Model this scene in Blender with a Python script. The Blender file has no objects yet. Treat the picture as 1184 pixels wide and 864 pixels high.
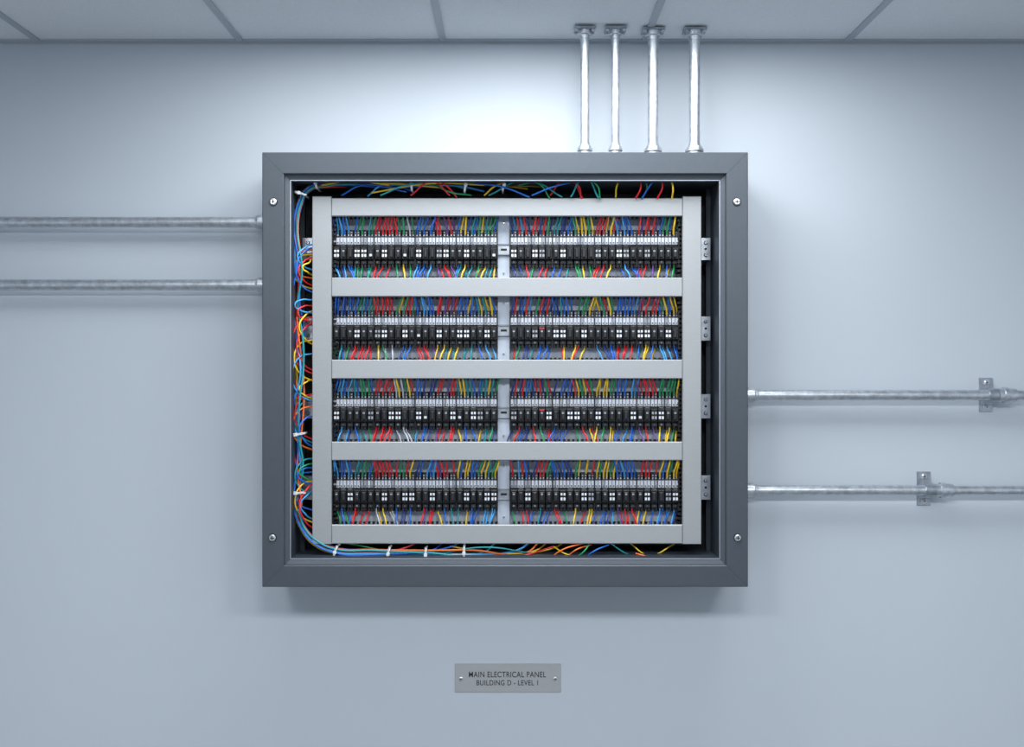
import bpy, math, random
from mathutils import Vector
random.seed(11)
CAM_H=1.65; D=3.0; F=1200.0; CX,CY=592.0,432.0
# distances measured on the photo converted to metres at a real depth d (m) in front of the wall
def X(px,d=0.0): return (px-CX)*(D-d)/F
def Z(py,d=0.0): return CAM_H+(CY-py)*(D-d)/F
CEIL=2.61
scene=bpy.context.scene
try:
    scene.view_settings.view_transform='Standard'
    scene.view_settings.look='None'
except Exception as e: print(e)

def lin(c):
    r=[]
    for v in c:
        v=v/255.0
        r.append(v/12.92 if v<=0.04045 else ((v+0.055)/1.055)**2.4)
    return (r[0],r[1],r[2],1.0)
def mat(name,col,rough=0.5,metal=0.0,var=0.0,scale=20.0,bump=0.0,bscale=200.0,stretch=None,emit=0.0,coat=0.0):
    m=bpy.data.materials.new(name); m.use_nodes=True
    nt=m.node_tree; b=nt.nodes['Principled BSDF']
    b.inputs['Base Color'].default_value=lin(col)
    b.inputs['Roughness'].default_value=rough
    b.inputs['Metallic'].default_value=metal
    if coat: b.inputs['Coat Weight'].default_value=coat
    if emit:
        b.inputs['Emission Color'].default_value=(0.95,0.98,1,1); b.inputs['Emission Strength'].default_value=emit
    if var or bump:
        tc=nt.nodes.new('ShaderNodeTexCoord'); mp=nt.nodes.new('ShaderNodeMapping')
        nt.links.new(tc.outputs['Object'],mp.inputs['Vector'])
        if stretch: mp.inputs['Scale'].default_value=stretch
    if var:
        n=nt.nodes.new('ShaderNodeTexNoise'); n.inputs['Scale'].default_value=scale; n.inputs['Detail'].default_value=5
        nt.links.new(mp.outputs['Vector'],n.inputs['Vector'])
        r=nt.nodes.new('ShaderNodeValToRGB'); l=lin(col)
        r.color_ramp.elements[0].position=0.3; r.color_ramp.elements[1].position=0.7
        r.color_ramp.elements[0].color=tuple(max(0,v*(1-var)) for v in l[:3])+(1,)
        r.color_ramp.elements[1].color=tuple(min(1,v*(1+var)) for v in l[:3])+(1,)
        nt.links.new(n.outputs['Fac'],r.inputs['Fac']); nt.links.new(r.outputs['Color'],b.inputs['Base Color'])
    if bump:
        n2=nt.nodes.new('ShaderNodeTexNoise'); n2.inputs['Scale'].default_value=bscale; n2.inputs['Detail'].default_value=4
        nt.links.new(mp.outputs['Vector'],n2.inputs['Vector'])
        bp=nt.nodes.new('ShaderNodeBump'); bp.inputs['Strength'].default_value=bump; bp.inputs['Distance'].default_value=0.002
        nt.links.new(n2.outputs['Fac'],bp.inputs['Height']); nt.links.new(bp.outputs['Normal'],b.inputs['Normal'])
    return m
M={}
M['wall']=mat('painted_wall',(196,204,213),0.55,0,0.015,1.5,0.08,350)
M['side']=mat('painted_side_wall',(192,198,205),0.6)
M['floor']=mat('floor_vinyl',(120,124,128),0.4,0,0.08,6)
M['tile']=mat('ceiling_tile',(232,236,240),0.9,0,0.05,260,0.3,300)
M['grid']=mat('ceiling_grid',(178,186,194),0.5)
M['frame']=mat('powder_coat_grey',(77,84,92),0.42,0.25,0.03,60,0.05,900)
M['lip']=mat('bare_edge',(170,178,188),0.35,0.6)
M['inner']=mat('enclosure_interior',(24,28,33),0.5,0.1)
M['innerwall']=mat('enclosure_side_paint',(56,65,75),0.45,0.2)
M['alu']=mat('brushed_aluminium',(162,165,168),0.5,0.35,0.05,40,0.05,300,(1,1,30))
M['aluH']=mat('brushed_aluminium_rail',(166,169,172),0.5,0.35,0.05,40,0.05,300,(1,1,30))
M['plate']=mat('mounting_plate',(196,205,219),0.45,0.2,0.05,30)
M['zinc']=mat('zinc_steel',(172,178,186),0.36,0.85,0.18,70,0.1,200)
M['galv']=mat('galvanised_conduit',(200,205,211),0.36,0.85,0.2,60,0.18,150)
M['screw']=mat('screw_steel',(205,208,212),0.28,0.8)
M['dark']=mat('recess_black',(8,9,11),0.6)
M['black']=mat('breaker_black',(16,17,20),0.38)
M['black2']=mat('breaker_charcoal',(32,34,39),0.4)
M['white']=mat('breaker_white_label',(192,197,207),0.45)
M['lgrey']=mat('terminal_grey',(146,151,160),0.45)
M['mgrey']=mat('label_print_grey',(78,82,90),0.5)
M['tog']=mat('toggle_white',(214,219,226),0.35)
M['red']=mat('toggle_red',(190,40,44),0.4)
M['tie']=mat('cable_tie_nylon',(225,228,230),0.4)
M['sign']=mat('brushed_nameplate',(182,183,185),0.42,0.3,0.08,60,0.1,300,(1,1,40))
M['ink']=mat('engraved_ink',(24,26,30),0.6)
M['diff']=mat('light_diffuser',(235,240,245),0.6,emit=3.0)
WC={'blue':(36,104,204),'lblue':(66,158,222),'red':(220,40,46),'green':(34,150,92),'teal':(28,142,152),
    'yellow':(244,202,44),'orange':(238,116,42),'navy':(36,60,136),'white':(190,196,206),'grey':(116,124,138),'purple':(104,68,140)}
WM={k:mat('wire_'+k,v,0.38) for k,v in WC.items()}
WK=list(WC.keys())

class MB:
    def __init__(s): s.v=[];s.f=[];s.m=[];s.mats=[]
    def mi(s,k):
        if k not in s.mats: s.mats.append(k)
        return s.mats.index(k)
    def add(s,vs,fs,k):
        o=len(s.v); s.v+=[tuple(v) for v in vs]; i=s.mi(k)
        for f in fs: s.f.append([o+a for a in f]); s.m.append(i)
    def box(s,x0,x1,d0,d1,z0,z1,k,ch=0.0):
        if x0>x1:x0,x1=x1,x0
        if z0>z1:z0,z1=z1,z0
        if d0>d1:d0,d1=d1,d0
        if ch<=0:
            vs=[(x0,-d0,z0),(x1,-d0,z0),(x1,-d0,z1),(x0,-d0,z1),(x0,-d1,z0),(x1,-d1,z0),(x1,-d1,z1),(x0,-d1,z1)]
            fs=[(0,3,2,1),(4,5,6,7),(0,1,5,4),(1,2,6,5),(2,3,7,6),(3,0,4,7)]
            s.add(vs,fs,k)
        else:
            c=ch; e=d1-c
            vs=[(x0,-d0,z0),(x1,-d0,z0),(x1,-d0,z1),(x0,-d0,z1),(x0,-e,z0),(x1,-e,z0),(x1,-e,z1),(x0,-e,z1),
                (x0+c,-d1,z0+c),(x1-c,-d1,z0+c),(x1-c,-d1,z1-c),(x0+c,-d1,z1-c)]
            fs=[(0,3,2,1),(0,1,5,4),(1,2,6,5),(2,3,7,6),(3,0,4,7),(4,5,9,8),(5,6,10,9),(6,7,11,10),(7,4,8,11),(8,9,10,11)]
            s.add(vs,fs,k)
    def pbox(s,px0,px1,py0,py1,d0,d1,k,ch=0.0):
        s.box(X(px0,d1),X(px1,d1),d0,d1,Z(py1,d1),Z(py0,d1),k,ch)
    def lathe(s,p,ax,prof,k,n=20):
        p=Vector(p); a=Vector(ax).normalized()
        u=a.orthogonal().normalized(); w=a.cross(u)
        vs=[];fs=[]
        for t,r in prof:
            for i in range(n):
                q=2*math.pi*i/n
                vs.append(p+a*t+(u*math.cos(q)+w*math.sin(q))*r)
        for j in range(len(prof)-1):
            for i in range(n):
                i2=(i+1)%n
                fs.append((j*n+i,j*n+i2,(j+1)*n+i2,(j+1)*n+i))
        fs.append(tuple(range(n))[::-1]); fs.append(tuple(range((len(prof)-1)*n,len(prof)*n)))
        s.add(vs,fs,k)
    def screw(s,x,z,d,r,k='screw',h=0.003,slot=True,n=16):
        s.lathe((x,-d,z),(0,-1,0),[(0,r),(h*0.5,r),(h,r*0.7)],k,n)
        if slot:
            s.box(x-r*0.6,x+r*0.6,d+h,d+h+0.0004,z-r*0.12,z+r*0.12,'dark')
            s.box(x-r*0.12,x+r*0.12,d+h,d+h+0.0004,z-r*0.6,z+r*0.6,'dark')
    def obj(s,name,parent=None,smooth=30,bevel=0):
        me=bpy.data.meshes.new(name); me.from_pydata(s.v,[],s.f)
        for k in s.mats: me.materials.append(M[k])
        me.polygons.foreach_set('material_index',s.m)
        me.update()
        if smooth:
            me.polygons.foreach_set('use_smooth',[True]*len(me.polygons))
            me.set_sharp_from_angle(angle=math.radians(smooth))
        o=bpy.data.objects.new(name,me); scene.collection.objects.link(o)
        if parent: o.parent=parent
        return o
def empty(name,parent=None):
    o=bpy.data.objects.new(name,None); scene.collection.objects.link(o); o.empty_display_size=0.05
    if parent: o.parent=parent
    return o

class Wires:
    def __init__(s,name,r=0.002,res=6,parent=None):
        c=bpy.data.curves.new(name,'CURVE'); c.dimensions='3D'; c.bevel_depth=r; c.bevel_resolution=2
        c.resolution_u=res; c.use_fill_caps=True
        for k in WK: c.materials.append(WM[k])
        s.c=c; s.o=bpy.data.objects.new(name,c); scene.collection.objects.link(s.o)
        if parent: s.o.parent=parent
    def add(s,pts,col,rad=1.0):
        sp=s.c.splines.new('BEZIER'); sp.bezier_points.add(len(pts)-1)
        for b,p in zip(sp.bezier_points,pts):
            b.co=p; b.handle_left_type='AUTO'; b.handle_right_type='AUTO'; b.radius=rad
        sp.material_index=WK.index(col); sp.use_smooth=True
    def padd(s,pts,col,rad=1.0):   # pts (px,py,d)
        s.add([(X(a,d),-d,Z(b,d)) for a,b,d in pts],col,rad)

# ---------------- room shell ----------------
RX=2.6; RY=5.2
b=MB(); b.box(-RX,RX,-0.12,0,0,CEIL+0.1,'wall'); b.obj('wall_back',smooth=0)
b=MB(); b.box(-RX-0.12,-RX,-0.12,RY,0,CEIL+0.1,'side'); b.obj('wall_left',smooth=0)
b=MB(); b.box(RX,RX+0.12,-0.12,RY,0,CEIL+0.1,'side'); b.obj('wall_right',smooth=0)
b=MB(); b.box(-RX-0.12,RX+0.12,RY,RY+0.12,0,CEIL+0.1,'side'); b.obj('wall_front',smooth=0)
b=MB(); b.box(-RX-0.12,RX+0.12,-0.12,RY+0.12,-0.1,0,'floor'); b.obj('floor',smooth=0)
b=MB(); b.box(-RX,RX,0,0.014,0,0.1,'grid',0.004); b.obj('baseboard_back',smooth=0)
# suspended ceiling
TS=0.585; xs=[-0.2+TS*k for k in range(-5,6)]; xs=[x for x in xs if abs(x)<RX-0.03]
ys=[0.37+TS*k for k in range(0,9)]; ys=[y for y in ys if y<RY-0.05]
cx=[-RX]+xs+[RX]; cy=[0]+ys+[RY]
def colidx(x): 
    for i in range(len(cx)-1):
        if cx[i]<=x<cx[i+1]: return i
cells=[(colidx(0.1),1,12),(colidx(-0.5),1,5),(colidx(0.7),1,5)]
cells+=[(colidx(x),5,39) for x in (-1.1,0.1,1.3)]
lcells=[(c[0],c[1]) for c in cells]
b=MB()
b.box(-RX-0.12,RX+0.12,-0.12,RY+0.12,CEIL+0.03,CEIL+0.1,'tile')
for i in range(len(cx)-1):
    for j in range(len(cy)-1):
        if (i,j) in lcells: continue
        b.box(cx[i]+0.004,cx[i+1]-0.004,cy[j]+0.004,cy[j+1]-0.004,CEIL+0.004,CEIL+0.03,'tile')
hw=0.0095
for x in xs: b.box(x-hw,x+hw,0.0,RY,CEIL-0.001,CEIL+0.012,'grid')
for y in ys: b.box(-RX,RX,y-hw,y+hw,CEIL-0.0015,CEIL+0.012,'grid')
b.box(-RX,RX,0,0.012,CEIL-0.002,CEIL+0.012,'grid')
b.box(-RX,RX,0,0.0015,CEIL-0.008,CEIL,'grid')
b.obj('ceiling',smooth=0)
LCOL=(0.95,0.98,1.0)
def troffer(i,j,power):
    e=empty('ceiling_light_panel')
    x0,x1,y0,y1=cx[i]+0.01,cx[i+1]-0.01,cy[j]+0.01,cy[j+1]-0.01
    q=MB(); f=0.02
    q.box(x0,x1,y0,y0+f,CEIL-0.004,CEIL+0.025,'grid');q.box(x0,x1,y1-f,y1,CEIL-0.004,CEIL+0.025,'grid')
    q.box(x0,x0+f,y0+f,y1-f,CEIL-0.004,CEIL+0.025,'grid');q.box(x1-f,x1,y0+f,y1-f,CEIL-0.004,CEIL+0.025,'grid')
    q.obj('light_frame',e,0)
    q=MB(); q.box(x0+f,x1-f,y0+f,y1-f,CEIL+0.003,CEIL+0.02,'diff'); q.obj('light_diffuser',e,0)
    L=bpy.data.lights.new('lamp','AREA'); L.shape='RECTANGLE'; L.size=x1-x0-2*f; L.size_y=y1-y0-2*f
    L.energy=power; L.color=LCOL
    o=bpy.data.objects.new('lamp',L); scene.collection.objects.link(o)
    o.location=((x0+x1)/2,-(y0+y1)/2,CEIL-0.001); o.parent=e
for c in cells: troffer(*c)

# ---------------- enclosure ----------------
panel=empty('electrical_panel')
FD=0.24
EL,ER,ET,EB=X(303,FD),X(865,FD),Z(176,FD),Z(679,FD)
def sweep(bld,prof,mats,gap=0.0004):
    def corner(ins):
        return [(EL+ins,EB+ins),(ER-ins,EB+ins),(ER-ins,ET-ins),(EL+ins,ET-ins)]
    for sd in range(4):
        vs=[]
        for ins,d in prof:
            c=corner(ins); a=c[sd]; e=c[(sd+1)%4]
            dx=(e[0]-a[0]); dz=(e[1]-a[1]); L=math.hypot(dx,dz); dx/=L; dz/=L
            vs.append((a[0]+dx*gap,-d,a[1]+dz*gap)); vs.append((e[0]-dx*gap,-d,e[1]-dz*gap))
        for j in range(len(prof)-1):
            bld.add([vs[2*j],vs[2*j+1],vs[2*j+3],vs[2*j+2]],[(0,1,2,3)],mats[j])
enc=empty('enclosure',panel)
b=MB()
prof=[(0.0,0.0),(0.0,0.2375),(0.0025,0.24),(0.0555,0.24),(0.0575,0.238),(0.0595,0.229),(0.0712,0.226),(0.0718,0.2275),(0.0736,0.2275),(0.0742,0.226),(0.0742,0.02)]
mats=['frame','frame','frame','frame','frame','frame','lip','lip','lip','innerwall']
sweep(b,prof,mats)
sweep(b,[(0.0008,0.001),(0.0008,0.236),(0.003,0.2388),(0.055,0.2388),(0.058,0.227),(0.076,0.224)],['dark']*5,gap=0)
b.obj('enclosure_frame',enc,smooth=20)
b=MB()
b.box(EL+0.07,ER-0.07,0.001,0.02,EB+0.07,ET-0.07,'inner')
IL,IR,IT,IB=EL+0.0742,ER-0.0742,ET-0.0742,EB+0.0742
for x0,x1 in ((IR-0.012,IR-0.0001),(IL+0.0001,IL+0.012)):
    b.box(x0,x1,0.10,0.104,IB,IT,'innerwall')
b.obj('enclosure_back',enc,smooth=0)
b=MB()
for px,py in ((316,233.5),(852,233.5),(315,622),(853,622)):
    b.lathe((X(px,FD),-FD,Z(py,FD)),(0,-1,0),[(0,0.0115),(0.0012,0.011)],'dark',24)
    b.screw(X(px,FD),Z(py,FD),FD+0.001,0.0092,'screw',0.004)
b.obj('frame_screws',enc)
b=MB()
for px,py in ((818,231),(818,627)):
    d=0.021; b.lathe((X(px,d),-d,Z(py,d)),(0,-1,0),[(0,0.009),(0.006,0.009),(0.007,0.007)],'black2',6)
    b.lathe((X(px,d),-d-0.006,Z(py,d)),(0,-1,0),[(0,0.004),(0.012,0.004)],'zinc',12)
b.obj('interior_bolts',enc)

# ---------------- rack (uprights + rails) ----------------
rack=empty('breaker_mounting_rack',panel)
RD=0.182
b=MB()
b.pbox(361,383,227,629.5,0.168,RD,'alu',0.0015)
b.pbox(789.5,811,227,629.5,0.168,RD,'alu',0.0015)
b.box(X(361,RD)+0.002,X(361,RD)+0.005,0.02,0.168,Z(629,RD),Z(228,RD),'black2')
b.box(X(811,RD)-0.005,X(811,RD)-0.002,0.02,0.168,Z(629,RD),Z(228,RD),'black2')
b.obj('rack_uprights',rack,0)
rails=[(229,250),(321,343),(416,438),(511,532.5),(607,629)]
b=MB()
for y0,y1 in rails:
    b.pbox(383.2,789.3,y0,y1,0.170,RD-0.002,'aluH',0.0022)
b.obj('rack_rails',rack,0)
b=MB()
b.box(X(364,RD),X(808,RD),0.062,0.072,Z(627,RD),Z(231,RD),'plate')
for k in range(4):
    b.box(X(384,RD),X(789,RD),0.073,0.100,Z(rails[k+1][0]-1,.1),Z(rails[k][1]+1,.1),'plate')
for y0,y1 in rails:
    dz0,dz1=Z(y1-5,0.16),Z(y0+5,0.16)
    b.box(X(384,RD),X(789,RD),0.073,0.150,dz0,dz1,'black2')
    x=X(386,RD)
    while x<X(788,RD):
        for zz,sg in ((dz0,-1),(dz1,1)):
            if (sg<0 and y0>600) or (sg>0 and y0<235): continue
            if X(574,.14)<x<X(589,.14): continue
            b.box(x,x+0.0055,0.136,0.142,zz,zz+sg*0.0165,'black2')
            b.box(x-0.001,x+0.0065,0.132,0.144,zz+sg*0.0145,zz+sg*0.0175,'black')
        x+=0.0125
for r in range(4):
    zt,zb=Z(rails[r][1]+1,0.15),Z(rails[r+1][0]-1,0.15)
    z=zb
    while z<zt-0.006:
        b.box(X(381,RD),X(386.5,RD),0.102,0.155,z,z+0.007,'black')
        b.box(X(785.5,RD),X(792,RD),0.102,0.155,z,z+0.007,'black')
        z+=0.0125
b.box(X(372,RD),X(383,RD),0.073,0.158,Z(627,RD),Z(231,RD),'black')
b.box(X(790,RD),X(806,RD),0.073,0.158,Z(627,RD),Z(231,RD),'black')
b.obj('wiring_ducts',rack,0)
BO=0.012   # breakers stand this much further out
b=MB()
rows=[(266,309),(359,402),(453,497),(547,591)]
for k in range(4):
    b.pbox(575.3,589.4,rails[k][1]-2,rails[k+1][0]+2,0.121,0.131,'plate',0.001)
for r,(y0,y1) in enumerate(rows):
    zc=Z((y0+y1)/2+2,0.12)
    xa,xb=X(575.5,.135),X(589.2,.135)
    b.box(xa,xb,0.131,0.134,zc-0.0175,zc+0.0175,'zinc',0.0008)
    for zz in (-0.0160,0.0120): b.box(xa,xb,0.134,0.139,zc+zz,zc+zz+0.004,'lgrey',0.0008)
    b.box(X(579,.134),X(586,.134),0.134,0.1344,zc-0.003,zc+0.003,'dark')
    for yy in (y0-8,y1+7):
        b.screw(X(582.5,.131),Z(yy,.131),0.131,0.0032)
b.obj('din_rails',rack,0)
b=MB()
for y0,y1 in ((275,301),(366,394),(456,484),(550,578)):
    d=0.150
    x0,x1=X(810,d),X(821.5,d)
    b.box(x0-0.02,x1,d-0.003,d,Z(y1,d),Z(y0,d),'zinc',0.0006)
    b.box(x1-0.003,x1,0.02,d-0.003,Z(y1,d),Z(y0,d),'zinc')
    for yy in (y0+6,y1-6):
        b.lathe((X(816,d),-d,Z(yy,d)),(0,-1,0),[(0,0.0058),(0.0006,0.0056)],'mgrey',14)
        b.screw(X(816,d),Z(yy,d),d+0.0005,0.0042)
    b.lathe((X(816,d),-d,Z((y0+y1)/2,d)),(0,-1,0),[(0,0.0034),(0.0005,0.0032)],'dark',12)
    d=0.125
    x0,x1=X(349.5,d),X(361,d)
    b.box(x0,x1+0.02,d-0.003,d,Z(y1,d),Z(y0,d),'zinc',0.0006)
    b.box(x0,x0+0.003,0.02,d-0.003,Z(y1,d),Z(y0,d),'zinc')
    for yy in (y0+6,y1-6):
        b.lathe((X(356,d),-d,Z(yy,d)),(0,-1,0),[(0,0.0058),(0.0006,0.0056)],'mgrey',14)
        b.screw(X(356,d),Z(yy,d),d+0.0005,0.0042)
b.obj('rack_brackets',rack)

# ---------------- breaker banks ----------------
def bank(y0,y1,x0,x1,npole,redpole=None):
    b=MB(); H=y1-y0; s=H/43.0
    def bx(px0,px1,oy0,oy1,d0,d1,k,ch=0.0): 
        b.pbox(px0,px1,y0+oy0*s,y0+oy1*s,d0+BO,d1+BO,k,ch)
    w=(x1-x0)/npole
    for i in range(npole):
        a=x0+i*w; e=a+w
        g=0.25 if (i%6) else 0.9
        bx(a+g,e-0.25,0,43,0.089,0.118,'black',0.0008)
        bx(a+0.5,e-0.5,0.6,7.4,0.118,0.127,'black2',0.0008)
        for q in (0.28,0.72):
            dd=.127+BO
            b.lathe((X(a+w*q,dd),-dd,Z(y0+3.0*s,dd)),(0,-1,0),[(0,0.0028),(0.0012,0.0024)],'lgrey',8)
            b.pbox(a+w*q-0.7,a+w*q+0.7,y0+5.2*s,y0+7.0*s,dd,dd+0.0006,'white')
        for q in (0,1):
            a1=a+0.3+q*(w-0.3)/2; e1=a1+(w-0.3)/2-0.55
            bx(a1,e1,8.8,16.8,0.118,0.140,'white' if random.random()<0.85 else 'lgrey',0.0008)
            bx(a1+0.8,e1-0.8,14.0,15.6,0.140,0.1404,'mgrey')
        bx(a+0.2,e-0.2,17.4,19.2,0.118,0.134,'black2')
        if random.random()<0.6: bx(a+w*.2,e-w*.2,17.7,18.6,0.134,0.1345,'lgrey')
        bx(a+g*0.8,e-0.2,19.4,33.6,0.118,0.150,'black',0.0018)
        t=random.random(); ph=(i+int(y0))%12
        if redpole==i:
            bx(a+w*0.15,e-w*0.15,20.0,21.4,0.150,0.1525,'red')
        if ph in (2,5,6,9) :
            k='tog' if t<0.75 else 'lgrey'
            for qa,qb in ((0.16,0.44),(0.58,0.86)):
                bx(a+w*qa,a+w*qb,23.0,25.6,0.150,0.1525,k,0.0005)
                bx(a+w*qa,a+w*qb,27.8,31.0,0.150,0.1515,k)
        else:
            bx(a+w*0.25,e-w*0.25,22.0,31.5,0.150,0.159,'black2',0.002)
            if t>0.4: bx(a+w*0.34,e-w*0.34,23.4,25.0,0.159,0.1594,'lgrey')
            elif t<0.08: bx(a+w*0.3,e-w*0.3,27.6,30.4,0.159,0.1594,'white')
        bx(a+0.6,e-0.6,34.6,39.6,0.118,0.129,'black2',0.001)
        dd=.129+BO
        b.lathe((X(a+w/2,dd),-dd,Z(y0+37.2*s,dd)),(0,-1,0),[(0,0.0030),(0.001,0.0027)],'mgrey' if i%3 else 'lgrey',8)
        bx(a+w*0.15,a+w*0.40,40.0,43.8,0.118,0.126,'black')
        bx(a+w*0.60,a+w*0.85,40.0,43.8,0.118,0.126,'black')
    bx(x0,x1,7.6,8.4,0.118,0.1300,'mgrey')
    bx(x0,x1,33.7,34.4,0.118,0.134,'black2')
    for j in range(5):
        xx=x0+(x1-x0)*j/4
        bx(xx-0.6,xx+0.6,-0.5,43,0.089,0.1425,'black')
    return b
banks=empty('circuit_breakers',panel)
for r,(y0,y1) in enumerate(rows):
    for h,(x0,x1) in enumerate(((385,575),(590,785))):
        bb=bank(y0,y1,x0,x1,24,4 if (h==1 and r in(1,2)) else None)
        bb.obj('circuit_breaker_bank',banks,smooth=30)

# ---------------- breaker wires ----------------
wr=Wires('breaker_wiring',0.0023,5,panel)
clT=[['blue','navy','lblue','blue','lblue'],['green','blue','teal','green'],['red','red','red','red'],['green','white','yellow','red'],['blue','navy','lblue','blue'],
     ['red','red','red','purple'],['yellow','blue','yellow','teal'],['blue','yellow','teal','green']]
clR=[['blue','navy','red','lblue'],['red','green','navy','red'],['blue','teal','navy','blue'],['green','red','green','yellow'],
     ['yellow','red','green','yellow'],['blue','navy','blue','lblue'],['red','red','purple','red'],['green','yellow','blue','yellow']]
for r,(y0,y1) in enumerate(rows):
    for h,(x0,x1) in enumerate(((385,575),(590,785))):
        cl=clT if h==0 else clR
        n=24; w=(x1-x0)/n
        rt=rails[r][1]; rb=rails[r+1][0]
        for i in range(n):
            pal=cl[(i//3)%8]
            lean0=[-5,4,6,-3,7,-6,4,5][(i//3+r)%8]
            for q in range(2):
                if random.random()<0.06: continue
                xx=x0+(i+0.28+0.44*q)*w+random.uniform(-.5,.5); lean=lean0*0.8+random.uniform(-2,2)
                d=0.149+random.uniform(-0.006,0.006)-(0.006 if q==1 else 0)
                col=random.choice(pal)
                wr.padd([(xx,y0+5,d-0.008),(xx+lean*0.05,y0-1,d+0.001),(xx+lean*0.5,(y0+rt)/2-1,d+0.010),(xx+lean,rt-4,d+0.010)],col,random.uniform(0.9,1.2))
            pal=cl[(i//3+r%2)%8]
            for q in range(2):
                if random.random()<(0.12 if q==0 else 0.45): continue
                xx=x0+(i+0.3+0.35*q)*w; lean=-lean0*0.9+random.uniform(-3,3)
                d=0.142+random.uniform(-0.006,0.006)-0.006*q
                wr.padd([(xx,y1-3,d-0.006),(xx+lean*0.1,y1+2,d),(xx+lean*0.5,(y1+rb)/2,d+0.010),(xx+lean,rb+4,d+0.012)],random.choice(pal),random.uniform(0.8,1.05))

# ---------------- perimeter harness ----------------
hr=Wires('wire_harness',0.0027,8,panel)
J=lambda s: random.uniform(-s,s)
cols=['yellow','blue','lblue','red','yellow','teal','orange','blue']
for i,c in enumerate(cols):
    o=(i-3.5)*1.6; dd=0.160+0.010*((i*3)%4)-0.008
    if c in('yellow','red'): dd+=0.006
    endx=[610,480,560,400,640,540,460,590][i]
    pts=[(endx,218+J(5),dd-0.03),(endx-30,213+J(3),dd-.01)]
    xx=endx-75
    while xx>400: pts.append((xx,214+o*0.5+J(2.6),dd)); xx-=60
    pts+=[(378,213+o*0.6+J(1),dd),(357,219+o*0.6,dd),(346+o*0.55,238,dd),(342+o*0.6+J(1),262,dd)]
    y=262
    while y<545:
        y+=random.uniform(34,52); pts.append((344.5+o*0.7+J(5.0),y,dd+J(0.010)))
    pts+=[(343+o*0.7,590,dd),(350+o*0.6,610,dd),(364+o*0.5,626-o*0.5,dd),(388,637-o*0.7,dd),(430,639-o*0.6+J(1),dd)]
    ex=[620,520,600,470,640,560,610,500][i]
    xx=490
    while xx<ex-30: pts.append((xx,639-o*0.5+J(2.4),dd)); xx+=55
    pts+=[(ex,635+J(4),dd-.02),(ex+14,626,dd-0.03)]
    hr.padd(pts,c,random.uniform(0.8,1.1))
loops=[
 ('orange',290,322,337),('yellow',293,334,339),('blue',288,338,342),('red',298,330,345),('lblue',284,312,344),('yellow',302,318,350),
 ('red',352,372,344),('lblue',345,362,341),('red',367,432,338),('red',376,428,343),('yellow',360,398,346),('yellow',392,440,340),('lblue',408,464,338),
 ('red',455,508,341),('yellow',440,461,346),('teal',462,512,341),('orange',470,520,338),('blue',480,516,346),
 ('blue',540,560,344),('teal',530,572,341),('yellow',556,604,341),('red',562,610,346),('blue',545,590,338),('lblue',570,600,347),('green',536,556,346)]
for c,a,e,xm in loops:
    d=0.152+J(0.008); rk=(e-a)
    hr.padd([(372,a+J(2),0.150),(361,a+J(2),d),(xm+8,a+rk*0.10,d+0.020),(xm,a+rk*0.45,d+0.036),(xm+6,a+rk*0.82,d+0.022),(361,e,d),(372,e+2,0.150)],c,0.85)
top=[('yellow',430,223,500,212,560,214),('blue',395,226,420,214,470,222),('red',475,226,500,210,520,226),('teal',440,226,470,214,500,210),('green',500,212,520,222,545,226),
     ('blue',545,212,580,216,612,228),('teal',565,226,610,208,650,228),('green',600,214,622,212,636,230),('red',636,226,656,206,674,230),('red',650,209,668,214,672,230),('teal',660,228,676,207,692,229),
     ('green',672,206,690,214,694,230),('yellow',712,228,713,216,718,206),('red',735,230,741,216,738,206),('blue',742,230,752,214,760,206),('red',760,230,766,214,760,206),('yellow',777,230,778,216,774,206),
     ('lblue',425,227,445,212,480,211),('yellow',560,226,575,214,605,210),('yellow',390,212,450,212,510,217),('yellow',372,214,410,209,450,214),('blue',615,226,640,216,665,210),('green',735,206,748,214,742,230),('red',498,208,515,214,528,228)]
for c,xa,ya,xb,yb,xc,yc in top:
    d=0.190+J(0.012); hr.padd([(xa,ya,d-0.012),(xb,yb,d+0.008),(xc,yc,d-0.012)],c,0.85)
bot=[('orange',636,646,650,636,676,628),('orange',655,645,666,636,684,630),('yellow',640,632,655,641,690,645),('green',664,646,676,637,682,628),('blue',676,646,686,638,704,630),
     ('yellow',728,628,750,642,780,629),('orange',735,640,752,644,765,642),('teal',705,628,724,640,738,644),('red',560,640,600,643,640,632),('teal',500,642,560,633,616,640),('yellow',520,632,570,640,608,646),('green',398,628,430,634,470,643)]
for c,xa,ya,xb,yb,xc,yc in bot:
    d=0.160+J(0.02); hr.padd([(xa,ya,d-0.01),(xb,yb,d+0.008),(xc,yc,d-0.01)],c,0.75)
b=MB()
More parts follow.
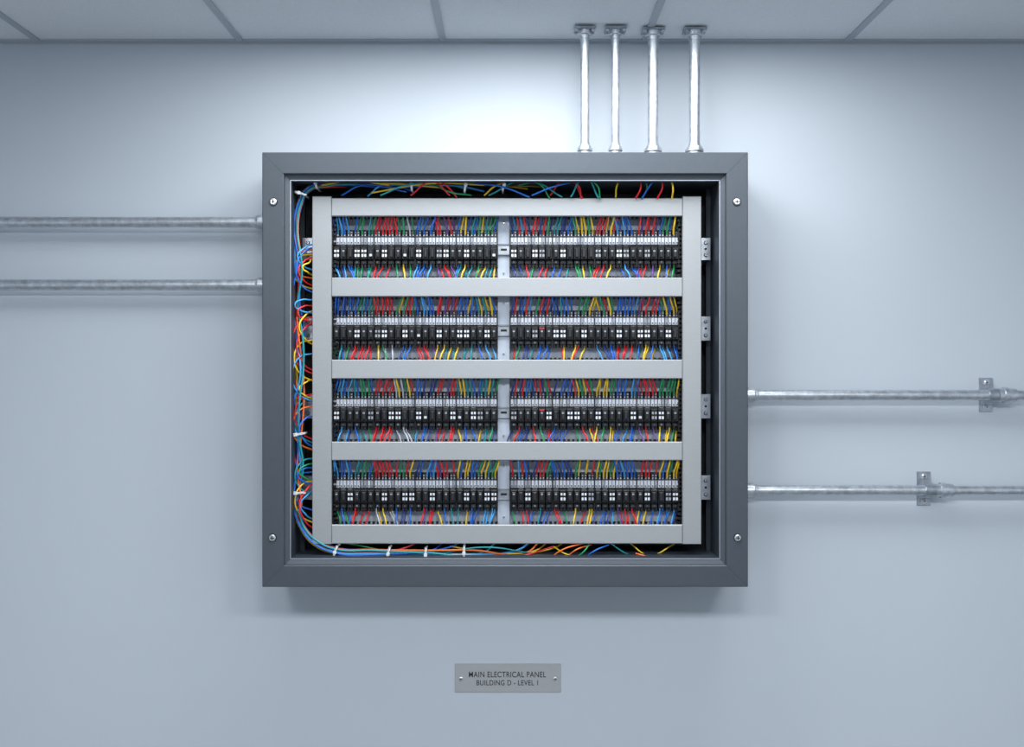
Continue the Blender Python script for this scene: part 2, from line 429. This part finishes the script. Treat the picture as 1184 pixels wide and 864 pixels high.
def tie(px,py,ang,L,d=0.17,w=0.0055):
    x,z=X(px,d),Z(py,d); c,s=math.cos(ang),math.sin(ang); L=L*(D-d)/F/2
    def R(a,dd,bz): return (x+a*c-bz*s,-dd,z+a*s+bz*c)
    pts=[(-L,0.135),(-L,0.190),(-L*0.6,0.1985),(L*0.6,0.1985),(L,0.190),(L,0.135)]
    vs=[];fs=[]
    for a,dd in pts: vs+=[R(a,dd,-w/2),R(a,dd,w/2)]
    for j in range(len(pts)-1): fs.append((2*j,2*j+1,2*j+3,2*j+2))
    b.add(vs,fs,'tie')
    h=[R(a,dd,bz) for dd in (0.194,0.2025) for a,bz in ((-L*.2,-w*.8),(L*.25,-w*.8),(L*.25,w*.8),(-L*.2,w*.8))]
    b.add(h,[(0,1,2,3),(7,6,5,4),(0,4,5,1),(1,5,6,2),(2,6,7,3),(3,7,4,0)],'tie')
    t=[R(L*.2,0.199,-w*.3),R(L*.2,0.199,w*.3),R(L*1.5,0.206,w*.3),R(L*1.5,0.206,-w*.3)]
    b.add(t,[(0,1,2,3)],'tie')
V=math.pi/2
for t in ((367,214,V+.2,11),(477,215,V,14),(539,216,V-.2,15),(583,216,V-.3,12),(348,225,-.3,13),(344,502,.15,17),(344,569,.05,17),
          (389,637,V-.3,12),(450,639,V-.2,13),(493,640,V,13),(537,638,V,13)): tie(*t)
b.obj('cable_ties',panel,smooth=0)

# ---------------- conduits ----------------
def fl_conduit(px,wpx,d,fw):
    e=empty('ceiling_conduit'); x=X(px,d); r=wpx/2*(D-d)/F; zb=ET
    q=MB()
    q.lathe((x,-d,zb),(0,0,1),[(0,r),(CEIL-zb-0.006,r)],'galv',28); q.obj('conduit_tube',e)
    q=MB()
    q.lathe((x,-d,zb),(0,0,1),[(0,r*1.35),(0.029,r*1.35),(0.030,r*1.7),(0.037,r*1.7),(0.038,r*1.4),(0.044,r*1.35),(0.046,r*1.12),(0.052,r*1.1)],'galv',28)
    q.lathe((x,-d,CEIL),(0,0,-1),[(0.006,r*1.6),(0.018,r*1.5),(0.020,r*1.2),(0.03,r*1.15)],'galv',28)
    q.obj('conduit_fitting',e)
    q=MB(); h=fw/2*(D-d)/F
    q.box(x-h,x+h,d-0.026,d+0.026,CEIL-0.007,CEIL-0.0015,'zinc')
    for sx in (-1,1):
        for sy in (-1,1):
            q.lathe((x+sx*h*0.76,-(d+sy*0.018),CEIL-0.007),(0,0,-1),[(0,0.0055),(0.004,0.0055),(0.005,0.004)],'screw',6)
    q.obj('ceiling_flange',e)
fl_conduit(676,10.5,0.115,24); fl_conduit(711.5,9.5,0.115,25); fl_conduit(755,12,0.105,26); fl_conduit(803,12.5,0.105,26)

def strap(q,x,z,d,r):
    h=0.0195; V2=0.049
    q.box(x-h,x+h,0.0,0.004,z-V2,z+V2,'zinc',0.001)
    q.box(x-h*0.8,x+h*0.8,0.004,d,z-r*1.25,z+r*1.25,'zinc',0)
    q.box(x-h*0.9,x+h*0.9,0.004,0.012,z-r*2.0,z+r*2.0,'zinc',0.002)
    q.lathe((x-h*0.75,-d,z),(1,0,0),[(0,r*1.05),(0.001,r*1.3),(h*1.5-0.001,r*1.3),(h*1.5,r*1.05)],'zinc',28)
    for s in (-1,1):
        q.lathe((x,-0.004,z+s*V2*0.72),(0,-1,0),[(0,0.009),(0.0012,0.009)],'screw',20)
        q.screw(x,z+s*V2*0.72,0.005,0.0068,'screw',0.004)
def side_conduit(py,wpx,d=0.046,brk=None,left=True):
    e=empty('wall_conduit'); z=Z(py,d); r=wpx/2*(D-d)/F
    q=MB()
    if left:
        q.lathe((-RX,-d,z),(1,0,0),[(0,r),(EL+RX,r)],'galv',28)
        q.obj('conduit_tube',e)
        q=MB(); q.lathe((EL,-d,z),(-1,0,0),[(0,r*1.45),(0.056,r*1.45),(0.057,r*1.3),(0.060,r*1.2),(0.064,r*1.2),(0.065,r*1.02)],'galv',24); q.obj('conduit_connector',e)
        q=MB(); strap(q,-1.9,z,d,r); q.obj('conduit_strap',e)
    else:
        bx=X(brk,d)
        q.lathe((ER,-d,z),(1,0,0),[(0,r),(bx-ER,r)],'galv',28)
        q.lathe((bx,-d,z),(1,0,0),[(0,r*0.93),(RX-bx,r*0.93)],'galv',28)
        q.obj('conduit_tube',e)
        q=MB(); c0=X(868,d); q.lathe((ER,-d,z),(1,0,0),[(0,r*1.45),(c0-ER+0.008,r*1.45),(c0-ER+0.010,r*1.25),(c0-ER+0.018,r*1.2),(c0-ER+0.020,r*1.02)],'galv',24)
        q.lathe((bx+0.012,-d,z),(1,0,0),[(0,r*1.3),(0.016,r*1.3),(0.017,r*1.55),(0.030,r*1.55),(0.031,r*1.3),(0.052,r*1.3),(0.054,r*1.0)],'galv',28)
        q.obj('conduit_connector',e)
        q=MB(); strap(q,bx,z,d,r); q.obj('conduit_strap',e)
side_conduit(257,12.5)
side_conduit(329.5,12.5)
side_conduit(457,12,brk=1148,left=False)
side_conduit(567,11.5,brk=1075,left=False)

# ---------------- nameplate ----------------
sg=empty('panel_nameplate_sign')
b=MB(); b.pbox(526,648.5,768,801,0.0,0.004,'sign',0.001); b.obj('sign_plate',sg,0)
b=MB()
for px in (533,642): b.screw(X(px),Z(785),0.004,0.0062,'screw',0.002)
b.obj('sign_screws',sg)
def text(s,pxc,pyc,w,h):
    c=bpy.data.curves.new('sign_text','FONT'); c.body=s; c.align_x='CENTER'; c.align_y='CENTER'; c.size=0.03; c.extrude=0.0002; c.space_character=1.08; c.offset=0.0002
    o=bpy.data.objects.new('sign_text',c); scene.collection.objects.link(o); c.materials.append(M['ink'])
    bpy.context.view_layer.update()
    dx,dy=o.dimensions.x,o.dimensions.y
    o.rotation_euler=(math.pi/2,0,0); o.scale=(w/400/dx,h/400/dy,1)
    o.location=(X(pxc),-0.0043,Z(pyc)); o.parent=sg
text('MAIN ELECTRICAL PANEL',586.5,780,89,6.6)
text('BUILDING D - LEVEL 1',587,789.5,71,6.0)

# ---------------- world + camera ----------------
w=bpy.data.worlds.new('world'); scene.world=w; w.use_nodes=True
w.node_tree.nodes['Background'].inputs[0].default_value=(0.7,0.8,0.9,1); w.node_tree.nodes['Background'].inputs[1].default_value=0.3
cam=bpy.data.cameras.new('camera'); co=bpy.data.objects.new('camera',cam); scene.collection.objects.link(co)
cam.sensor_width=36; cam.lens=36*F/1184; co.location=(0,-D,CAM_H); co.rotation_euler=(math.pi/2,0,0); cam.clip_start=0.05
scene.camera=co
